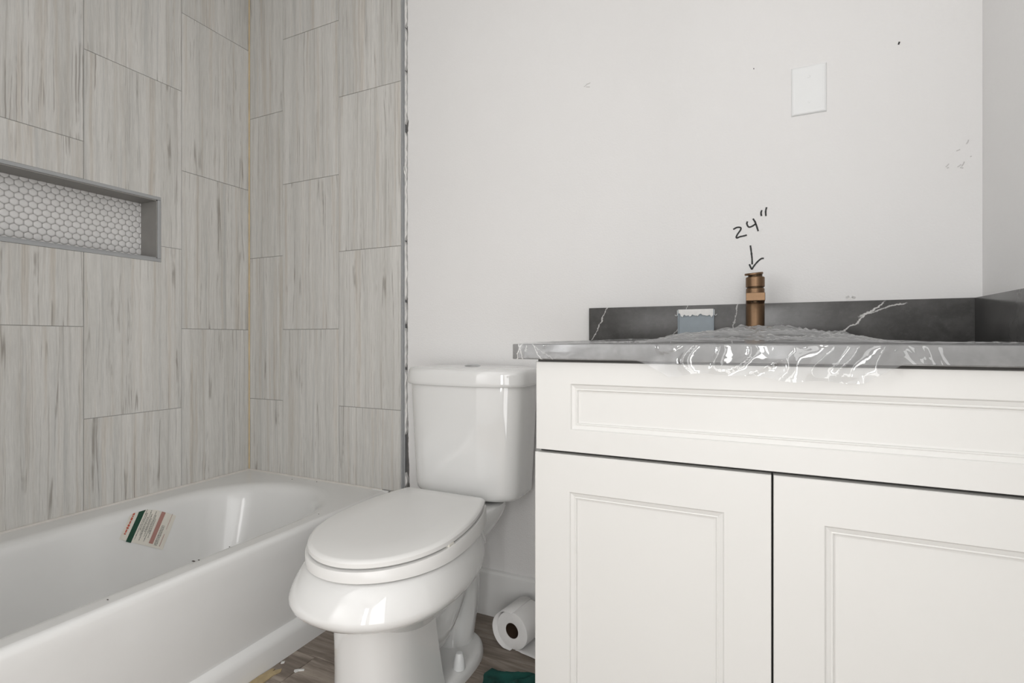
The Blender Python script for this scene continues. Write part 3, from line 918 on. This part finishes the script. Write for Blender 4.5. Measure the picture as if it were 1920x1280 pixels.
for i, pts in enumerate([[(1.5257, 1.7220), (1.5319, 1.7257), (1.5361, 1.7298)],
    [(1.5326, 1.7206), (1.5397, 1.7191), (1.5446, 1.7180)],
    [(1.5361, 1.7282), (1.5422, 1.7293), (1.5463, 1.7310)]]):
    stroke('scuff', pts, sc_, .0020, M['scuff'], i)
adopt(sc_)
sc_ = empty('plaster_dab', (2.17, 0, 1.04), 'small plaster dab on the wall just above the dark backsplash', 'plaster dab')
for i, pts in enumerate([[(2.2179, 1.0384), (2.2220, 1.0403), (2.2248, 1.0422)],
    [(2.2225, 1.0362), (2.2283, 1.0363), (2.2328, 1.0365)],
    [(2.2305, 1.0406), (2.2352, 1.0388), (2.2385, 1.0370)]]):
    stroke('dab_ridge', pts, sc_, .0050, M['scuff'] if i != 1 else M['plaster'], i)
adopt(sc_)

# ------------------------------------------------------------------ clear plastic film on the countertop
def film_mat():
    t = NT('clear_film')
    tr = t.n('ShaderNodeBsdfTransparent'); tr.inputs[0].default_value = (.93, .935, .94, 1)
    gl = t.n('ShaderNodeBsdfGlossy'); gl.inputs['Roughness'].default_value = .035
    gl.inputs['Color'].default_value = (1, 1, 1, 1)
    df = t.n('ShaderNodeBsdfDiffuse'); df.inputs[0].default_value = (.85, .86, .87, 1)
    o = t.obj()
    h = t.math('ADD', t.math('ABSOLUTE', t.math('SUBTRACT', t.noise(o, 13, 2, .5, 1.0), .5)), t.math('MULTIPLY', t.noise(o, 6, 1, .5, 1.5), 1.2))
    bp = t.n('ShaderNodeBump'); t.l(h, bp.inputs['Height']); bp.inputs['Strength'].default_value = .38; bp.inputs['Distance'].default_value = .010
    t.l(bp.outputs[0], gl.inputs['Normal'])
    lw = t.n('ShaderNodeLayerWeight'); lw.inputs[0].default_value = .22
    t.l(bp.outputs[0], lw.inputs['Normal'])
    f = t.math('MULTIPLY_ADD', lw.outputs['Fresnel'], .52, .08, clamp=True)
    m1 = t.n('ShaderNodeMixShader'); t.l(f, m1.inputs[0]); t.l(tr.outputs[0], m1.inputs[1]); t.l(gl.outputs[0], m1.inputs[2])
    m2 = t.n('ShaderNodeMixShader'); m2.inputs[0].default_value = .085; t.l(m1.outputs[0], m2.inputs[1]); t.l(df.outputs[0], m2.inputs[2])
    t.l(m2.outputs[0], t.t.nodes['Material Output'].inputs['Surface'])
    return t.m
M['film'] = film_mat()
def nz(*v): return noise.noise(Vector(v))
def ridged(x, y, s): return 1 - abs(nz(x, y, s)) * 2.2
def film_sheet(name, x0, x1, yb, drop, amp, hump, seed, label, z_off, nx=150, ny=70, edge=None):
    vs, fs = [], []
    yfr = FY - .016 - .0015
    flat = abs(yfr - yb)
    for i in range(nx + 1):
        x = x0 + (x1 - x0) * i / nx
        dr = drop(x)
        tot = flat + dr
        for j in range(ny + 1):
            s = tot * j / ny
            xx = x + .006 * nz(s * 9, x * 3, seed)
            if s < flat:
                y = yb - s
                w = min(1, s / .04) * min(1, (flat - s) / .05 + .18)
                h = z_off + hump(x, y) + amp * (.25 + .75 * mid(x)) * w * (max(0, ridged(x * 3.2 + y * 3, y * 15, seed)) ** 2 * .8 + max(0, ridged(x * 4 + 3, y * 26 + x * 7, seed + 5)) ** 3 * 1.1 + max(0, ridged(x * 11, y * 40 - x * 9, seed + 8)) ** 4 * .5)
                vs.append((xx, y, CT1 + h))
            else:
                d = s - flat
                bul = .0010 + (.12 + .88 * mid(x)) * (amp * .7 * max(0, ridged(x * 20 + d * 22, d * 20, seed + 2)) ** 3 + min(d * .25, .010) * (.5 + .8 * nz(x * 14, d * 10, seed)))
                if d < .031: bul = min(bul, .0015 + .012)
                vs.append((xx, yfr - abs(bul), CT1 + z_off - d))
    for i in range(nx):
        for j in range(ny):
            a = i * (ny + 1) + j
            fs.append((a, a + 1, a + ny + 2, a + ny + 1))
    o = mesh_obj(name, vs, fs, M['film'], None, smooth=True)
    return tag(o, label, 'plastic film')
def mid(x): return max(0, min(1, min((x - 1.80) / .06, (2.215 - x) / .05)))
def hump1(x, y):
    c = math.exp(-((x - 2.02) / .17) ** 2) * .026 * math.exp(-((y + .30) / .17) ** 2)
    return c + .006 * math.exp(-((x - 1.70) / .10) ** 2) * math.exp(-((y + .25) / .12) ** 2)
def drop1(x):
    return .0305 + mid(x) * (.026 + .010 * nz(x * 16, .4, 0) + .012 * (x - 1.8))
film_sheet('plastic_film', 1.560, 2.455, -.118, drop1, .0075, hump1, 3.1, 'crumpled clear plastic film spread over the countertop and its front edge', .0014, 280, 120)

# ------------------------------------------------------------------ toilet roll on the floor
RC = Vector((1.348, -.152, .0)); RA = R(80); RL = .10; RO, RI = .0555, .0228
tp = empty('toilet_roll', (1.36, -.12, 0), 'loose white toilet paper roll lying on the floor against the baseboard', 'toilet paper')
ax = Vector((math.cos(RA), math.sin(RA), 0)); sd = Vector((-math.sin(RA), math.cos(RA), 0)); up = Vector((0, 0, 1))
cz = RO + .001
def roll_ring(rad, t):
    c = RC + ax * t + up * cz
    return [tuple(c + sd * rad * math.cos(2 * PI * q / 48) + up * rad * math.sin(2 * PI * q / 48)) for q in range(48)]
rr_ = [roll_ring(*a) for a in [(RI, 0), (RI + .003, -.0006), (RO - .004, -.0006), (RO - .001, .0004), (RO, .003), (RO, RL - .003), (RO - .001, RL), (RI + .002, RL), (RI, RL)]]
loft('paper_roll', rr_, M['paper'], tp, cap0=False, cap1=False, angle=50)
loft('card_core', [roll_ring(RI, .001), roll_ring(RI, RL - .001), roll_ring(RI - .0012, RL - .001), roll_ring(RI - .0012, .001), roll_ring(RI, .001)], M['card'], tp, cap0=False, cap1=False, angle=50)
# loosened outer sheet, hanging away on the tub side and running out on the floor
vs, fs = [], []
n = 44
for i in range(n + 1):
    t = i / n
    a = PI * .52 - t * PI * 1.02
    rad = RO + .0008 + .010 * math.sin(min(1, t * 1.1) * PI * .9) ** 1.1
    for k_ in (-.010, RL * .5, RL + .002):
        p = RC + ax * k_ + up * cz + sd * rad * math.cos(a) + up * rad * math.sin(a)
        p.z = max(p.z, .0015)
        vs.append(tuple(p))
for i in range(n):
    for k_ in range(2):
        a = 3 * i + k_; fs.append((a, a + 1, a + 4, a + 3))
o = mesh_obj('loose_sheet', vs, fs, M['paper'], tp, smooth=True); o.modifiers.new('s', 'SOLIDIFY').thickness = .0008
vs, fs = [], []
for i in range(15):
    t = i / 14
    for k_ in range(9):
        q = k_ / 8
        p = RC + ax * (RL * q) - sd * (.012 + .10 * t)
        vs.append((p.x, p.y, .0022 + .004 * t * abs(nz(t * 3, q * 2, 1)) + .0035 * max(0, nz(t * 5 + 2, q * 3, 7))))
for i in range(14):
    for k_ in range(8):
        a = 9 * i + k_; fs.append((a, a + 1, a + 10, a + 9))
o = mesh_obj('trailing_sheet', vs, fs, M['paper'], tp, smooth=True); o.modifiers.new('s', 'SOLIDIFY').thickness = .0008
adopt(tp)

# ------------------------------------------------------------------ teal cloth
vs, fs = [], []
n = 40
for i in range(n + 1):
    for j in range(n + 1):
        u, v = i / n, j / n
        x = 1.335 + .235 * u; y = -.50 + .235 * v
        e = min(u, 1 - u, v, 1 - v)
        rim_ = min(1, e / .12)
        x += .018 * nz(v * 5, u * 2, 3); y += .018 * nz(u * 5, v * 2, 6) + .05 * u * (v - .2)
        h = .003 + rim_ ** .6 * (.016 + .022 * max(0, ridged(u * 3.2 + v * 1.5, v * 3.5, 2)) ** 1.5 + .014 * nz(u * 7, v * 7, 1)) * (.35 + 1.1 * u)
        vs.append((x, y, max(.002, h)))
for i in range(n):
    for j in range(n):
        a = i * (n + 1) + j; fs.append((a, a + 1, a + n + 2, a + n + 1))
cl = mesh_obj('teal_cloth', vs, fs, M['cloth'], None, smooth=True)
tag(cl, 'crumpled dark teal cloth on the floor beside the vanity', 'cloth')

# ------------------------------------------------------------------ floor scraps
def scrap(name, pts, z, th, mat, label, cat):
    n = len(pts)
    vs = [(x, y, z) for x, y in pts] + [(x, y, z + th) for x, y in pts]
    fs = [tuple(range(n)), tuple(range(n, 2 * n))] + [(i, (i + 1) % n, n + (i + 1) % n, n + i) for i in range(n)]
    return tag(mesh_obj(name, vs, fs, mat), label, cat)
scrap('cardboard_scrap', [(.768, -.64), (.767, -.560), (.773, -.525), (.781, -.520), (.784, -.531), (.779, -.541), (.790, -.520), (.799, -.512), (.806, -.522), (.800, -.540), (.803, -.58), (.797, -.64)], .0003, .0025, M['kraft'], 'torn tan cardboard scrap on the floor by the bathtub', 'cardboard')
scrap('plaster_flake', [(.835, -.500), (.842, -.494), (.858, -.486), (.861, -.490), (.848, -.498), (.846, -.506), (.838, -.505)], .0003, .003, M['flake'], 'largest white plaster flake on the floor near the cardboard scrap', 'debris')
scrap('plaster_flake', [(.772, -.490), (.779, -.484), (.782, -.489), (.776, -.496)], .0003, .003, M['flake'], 'white plaster flake touching the foot of the bathtub', 'debris')
scrap('plaster_flake', [(.842, -.345), (.850, -.340), (.856, -.344), (.848, -.349)], .0003, .002, M['flake'], 'small white plaster flake between bathtub and toilet, nearest the wall', 'debris')
# dark specks lying in the tub and on its rim
specks = []
bm = bmesh.new()
for (x, y, z, s) in [(.700, -.700, RIM, .0045), (.706, -.690, RIM, .0025), (.7235, -.905, RIM + .0005, .002), (.70, -.60, RIM, .002), (.72, -.30, RIM + .0005, .0018), (.30, -.035, RIM, .002), (.42, -.02, RIM, .0025)]:
    a = random.random() * PI
    add_box(bm, (x - s, y - s * .5, z + .0002), (x + s, y + s * .5, z + .0016), .0004)
sp_ = bm_obj('dirt_specks', bm, M['dirt']); tag(sp_, 'dark dirt specks scattered on the white bathtub rim', 'debris', kind='stuff')
